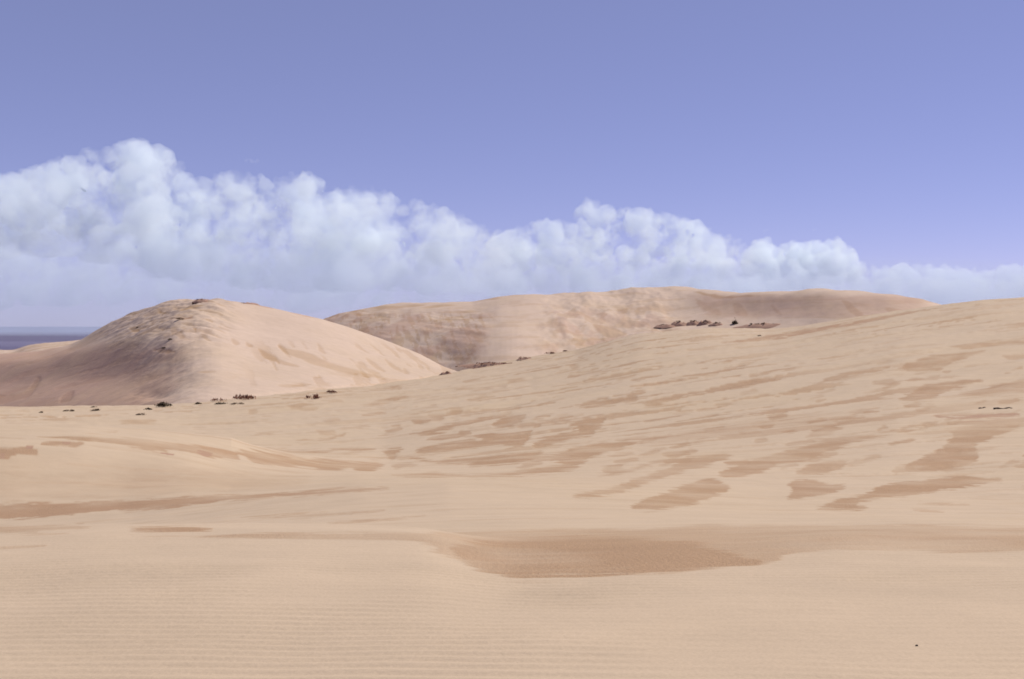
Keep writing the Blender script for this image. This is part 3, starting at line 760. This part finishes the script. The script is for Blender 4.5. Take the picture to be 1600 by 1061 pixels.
prng = random.Random(21)
def leaves(w, h, n, size, upright):
    """small pointed leaves scattered through a low dome in uneven clumps"""
    V, F = [], []
    clumps = [(prng.uniform(-.42, .42) * w, prng.uniform(-.3, .3) * w, prng.uniform(.5, 1)) for _ in range(max(3, int(n / 40)))]
    for _ in range(n):
        cx, cy, ch = prng.choice(clumps)
        x = cx + prng.gauss(0, .10) * w; y = cy + prng.gauss(0, .10) * w
        z = abs(prng.gauss(0.35, .3)) * h * ch * max(.25, 1 - (2 * x / w) ** 2 * .6)
        a = prng.uniform(0, 2 * math.pi); tilt = prng.uniform(.2, 1.2) if not upright else prng.uniform(.9, 1.5)
        L = size * prng.uniform(.6, 1.3); wd = L * (.16 if upright else .38)
        dx, dy, dz_ = math.cos(a) * math.cos(tilt), math.sin(a) * math.cos(tilt), math.sin(tilt)
        px_, py_ = -math.sin(a) * wd, math.cos(a) * wd
        i = len(V)
        V += [(x, y, z), (x + dx * L * .5 + px_, y + dy * L * .5 + py_, z + dz_ * L * .5), (x + dx * L, y + dy * L, z + dz_ * L), (x + dx * L * .5 - px_, y + dy * L * .5 - py_, z + dz_ * L * .5 - .02 * L)]
        F.append((i, i + 1, i + 2, i + 3))
    return V, F

def stems(w, h, n):
    V, F = [], []
    for _ in range(n):
        x, y = prng.uniform(-.3, .3) * w, prng.uniform(-.2, .2) * w
        tx_, ty_ = x + prng.uniform(-.2, .2) * w, y + prng.uniform(-.15, .15) * w
        r = .03 * h + .006
        i = len(V)
        for k in range(4):
            a = k * math.pi / 2
            V += [(x + r * math.cos(a), y + r * math.sin(a), -.15 * h), (tx_ + .3 * r * math.cos(a), ty_ + .3 * r * math.sin(a), h * prng.uniform(.75, .8))]
        for k in range(4):
            F.append((i + 2 * k, i + 2 * ((k + 1) % 4), i + 2 * ((k + 1) % 4) + 1, i + 2 * k + 1))
    return V, F

def tagged(ob, label, cat, group=None):
    ob['label'] = label; ob['category'] = cat
    if group: ob['group'] = group
    return ob

def shrub(layer, u, v, wpx, hpx, mat, label, name='shrub', cat='shrub', group='shrubs scattered on the sand', upright=False, n=260):
    p = hit(layer, u, v)
    s = p[1] / FPX
    w, h = wpx * s, hpx * s * .85
    e = bpy.data.objects.new(name, None)
    col.objects.link(e)
    e.location = p
    tagged(e, label, cat, group)
    V, F = leaves(w, h, n, .45 * h + .05 * w if upright else .22 * h + .05 * w, upright)
    mesh_ob('foliage', V, F, mat, e)['kind'] = 'stuff'
    for _ in range(3):
        V, F = stems(w, h, 1)
        mesh_ob('stem', V, F, M_stem, e)
    return e

def mound_height(x, y, w, d, h, seed):
    a = math.atan2(y / d, x / w)
    q = min(1.3, 2 * math.hypot(x / w, y / d) / (1 + .30 * float(gnoise(np.array(math.cos(a) * 1.6 + seed), np.array(math.sin(a) * 1.6 + seed * .7)))))
    bumpy = float(fbm(np.array(x / w * 5 + seed), np.array(y / d * 4 - seed), 3))
    return h * (1 - q ** 3) * (.75 + .8 * bumpy) * (1 + .25 * x / w) - .3 * h * q ** 4

def mound(w, h, d, seed, mat, name, parent):
    """a wind-cut hump: gentle to one side, steeper on the other, uneven outline"""
    nu, nv = 36, 14
    V, F = [], []
    for j in range(nv):
        q = j / (nv - 1) * 1.12
        for i in range(nu):
            a = 2 * math.pi * i / nu
            x, y = q * math.cos(a) * w / 2, q * math.sin(a) * d / 2
            V.append((x, y, mound_height(x, y, w, d, h, seed)))
    for j in range(nv - 1):
        for i in range(nu):
            k = (i + 1) % nu
            F.append((j * nu + i, j * nu + k, (j + 1) * nu + k, (j + 1) * nu + i))
    return mesh_ob(name, V, F, mat, parent, True)

def hummock(layer, u, v, wpx, hpx, label, tufts, mat=None, name='hummock', cat='hummock', group='rusty hummocks below the far dune', dscale=.6, leaf=None):
    p = hit(layer, u, v)
    s = p[1] / FPX
    w, h = wpx * s, hpx * s * .6
    d = w * dscale
    e = bpy.data.objects.new(name, None)
    col.objects.link(e)
    e.location = p
    tagged(e, label, cat, group)
    mound(w, h, d, u * .37, mat or M_peat, 'mound', e)
    for fx, fz, fw, fh in tufts:
        V, F = leaves(fw * s, fh * s * .7, 110, .25 * fh * s + .02 * fw * s, False)
        o = mesh_ob('scrub', V, F, leaf or M_olive, e)
        o['kind'] = 'stuff'
        x, y = fx * w / 2 * .8, -.12 * d
        o.location = (x, y, mound_height(x, y, w, d, h, u * .37) - .08 * fh * s)
    return e

shrub('g', 256, 636.5, 22, 8, M_green, 'largest dark green shrub, at the foot of the left dune', n=420)
shrub('g', 147, 637, 9, 3, M_olive, 'tiny dark tuft on the sand rim below the left dune, left of the largest shrub')
shrub('g', 65, 645, 7, 3, M_olive, 'leftmost small tuft on the flat sand below the left dune')
shrub('g', 107, 643, 15, 4, M_olive, 'second low tuft from the left edge, on flat sand below the dune')
shrub('g', 149, 643, 14, 4, M_olive, 'low wide tuft directly in front of the tiny rim tuft')
shrub('g', 230, 641, 13, 4.5, M_green, 'dark tuft just in front and left of the largest shrub')
shrub('g', 221, 649, 15, 4, M_olive, 'nearest low tuft, below the largest shrub at the dune foot')
shrub('l', 309, 632, 13, 3.5, M_green, 'small flat tuft first to the right of the largest shrub')
shrub('l', 345, 632, 18, 4, M_green, 'flat dark tuft below the russet grass clump, left one of two')
shrub('l', 372, 632, 18, 3, M_olive, 'thin flat tuft below the russet grass clump, right one of two')
GR = 'russet grass clumps at the dune foot'
shrub('l', 388, 625, 44, 8, M_redleaf, 'widest russet grass clump, spiky, on the lower slope of left dune', 'grass_clump', 'grass', GR, True, 190)
shrub('l', 345, 627, 26, 5, M_redleaf, 'thin trail of russet grass left of the widest grass clump', 'grass_clump', 'grass', GR, True, 120)
shrub('l', 489, 624, 20, 8, M_redleaf, 'sparse upright grass clump with a dark stem, middle of the valley floor', 'grass_clump', 'grass', GR, True, 200)
shrub('l', 517, 616, 18, 5, M_redleaf, 'small reddish grass clump right of the sparse upright one', 'grass_clump', 'grass', GR, True, 200)
shrub('l', 257, 545, 7, 4, M_green, 'tiny dark tuft midway up the ridge of the left dune', group='tufts high on the left dune')
shrub('l', 282, 499, 12, 3, M_olive, 'dark tuft on a rusty ledge below the left dune summit', group='tufts high on the left dune')
shrub('l', 215, 513, 12, 3, M_olive, 'dark tuft on the left shoulder of the left dune', group='tufts high on the left dune')
shrub('l', 267, 531, 9, 3, M_olive, 'small dark tuft between the ledge and the ridge tuft on left dune', group='tufts high on the left dune')
hummock('l', 316, 471, 28, 6, 'rusty crusted cap on the summit of the left dune', [(-.7, .1, 7, 3)], group=None, name='turf_cap', cat='turf')
hummock('l', 387, 475, 34, 4, 'thin rusty crust along the skyline right of the left dune summit', [(-.6, .2, 8, 2)], group=None, name='turf_cap', cat='turf')
hummock('g', 697, 585, 20, 6, 'small dark mound at the tip of the left dune toe', [(0, .6, 10, 4)], group=None, leaf=M_redleaf)
hummock('g', 772, 571, 110, 6, 'long russet scrub bank at the foot of the far dune', [(-.6, .4, 22, 4), (-.2, .7, 22, 5), (.15, .8, 26, 6), (.45, .7, 24, 6), (.75, .5, 16, 4)], name='scrub_bank', cat='scrub', group=None, dscale=.25, leaf=M_redleaf)
hummock('g', 820, 562, 26, 5, 'short dark scrub mound at the right end of the russet bank', [(-.3, .6, 12, 5), (.4, .5, 12, 3)], group=None, leaf=M_redleaf)
shrub('g', 860, 554, 14, 4, M_redleaf, 'lone low tuft on the sand rim right of the russet bank', group=None)
shrub('g', 882, 550, 9, 3, M_redleaf, 'faint small tuft on the rim, furthest right after the russet bank', group=None)
hummock('f', 1041, 511, 38, 6, 'lowest rusty hummock, at the left end of the hummock row', [(-.3, .7, 10, 4)])
hummock('f', 1061, 508, 32, 9, 'tall rusty hummock, second from the left in the row', [(0, .85, 8, 4)])
hummock('f', 1083, 507, 32, 8, 'rounded rusty hummock, third from the left in the row', [(0, .8, 12, 4)])
hummock('f', 1102, 507, 28, 10, 'tallest dark-topped hummock, fourth from the left in the row', [(-.1, .8, 10, 6)])
hummock('f', 1119, 508, 24, 6, 'small hummock right of the tallest dark-topped one', [(.1, .7, 9, 4)])
shrub('f', 1148, 507, 9, 8, M_green, 'dark round bush at the left end of the wide hummock', group=None)
hummock('f', 1196, 511, 96, 9, 'wide low hummock with scattered dark scrub, right of the hummock row', [(-.55, .6, 8, 4), (-.1, .75, 9, 4), (.25, .8, 9, 4), (.7, .4, 10, 3), (-.3, .4, 10, 3)], dscale=.3)
shrub('g', 1187, 526, 6, 2.5, M_olive, 'tiny lone tuft on bare sand in front of the wide hummock', group=None)

def driftwood(u, v, wpx, rpx, tilt, label, forks):
    p = hit('g', u, v)
    s = p[1] / FPX
    L, R = wpx * s, rpx * s
    e = bpy.data.objects.new('driftwood', None)
    col.objects.link(e)
    e.location = p + np.array([0, 0, R * .5])
    e.rotation_euler = (0, -tilt, .25)
    tagged(e, label, 'driftwood', 'driftwood on the right-hand slope')
    def limb(name, pts, r0, r1):
        V, F = [], []
        for i, q in enumerate(pts):
            r = r0 + (r1 - r0) * i / (len(pts) - 1)
            r *= 1 + .25 * math.sin(i * 2.3 + u)
            for k in range(7):
                a = 2 * math.pi * k / 7
                V.append((q[0], q[1] + r * math.cos(a), q[2] + r * math.sin(a)))
        for i in range(len(pts) - 1):
            for k in range(7):
                F.append((i * 7 + k, i * 7 + (k + 1) % 7, i * 7 + 7 + (k + 1) % 7, i * 7 + 7 + k))
        F += [tuple(range(6, -1, -1)), tuple(range(len(V) - 7, len(V)))]
        mesh_ob(name, V, F, M_wood, e, True)
    n = 9
    limb('trunk', [(L * (i / (n - 1) - .5), .04 * L * math.sin(i * .9), R * .5 * math.sin(i * 1.3)) for i in range(n)], R, R * .4)
    for fx, fl, fz in forks:
        limb('branch', [(L * fx + fl * L * k / 4, -.1 * L * k / 4, fz * L * k / 4) for k in range(5)], R * .5, R * .2)
driftwood(1567, 639.5, 34, 1.5, .02, 'longer dark driftwood stick on the right-hand slope', [(-.42, -.06, .05), (.1, .16, .05)])
driftwood(1535, 638, 12, 1.2, .15, 'short dark driftwood piece left of the longer stick', [(.1, .25, .08)])

# one dark pebble on the rippled sand
p = hit('g', 1432, 1010)
v_, f_ = sphere_template(2)
k_ = np.array([.0065, .005, .0045])
V = [tuple((x * (1 + .25 * math.sin(5 * x[0] + 3 * x[1]))) * k_) for x in v_]
pb = mesh_ob('pebble', V, [tuple(int(i) for i in q) for q in f_], M_stone, None, True)
pb.location = p + np.array([0, 0, .003])
tagged(pb, 'single dark pebble on rippled sand at lower right', 'pebble')
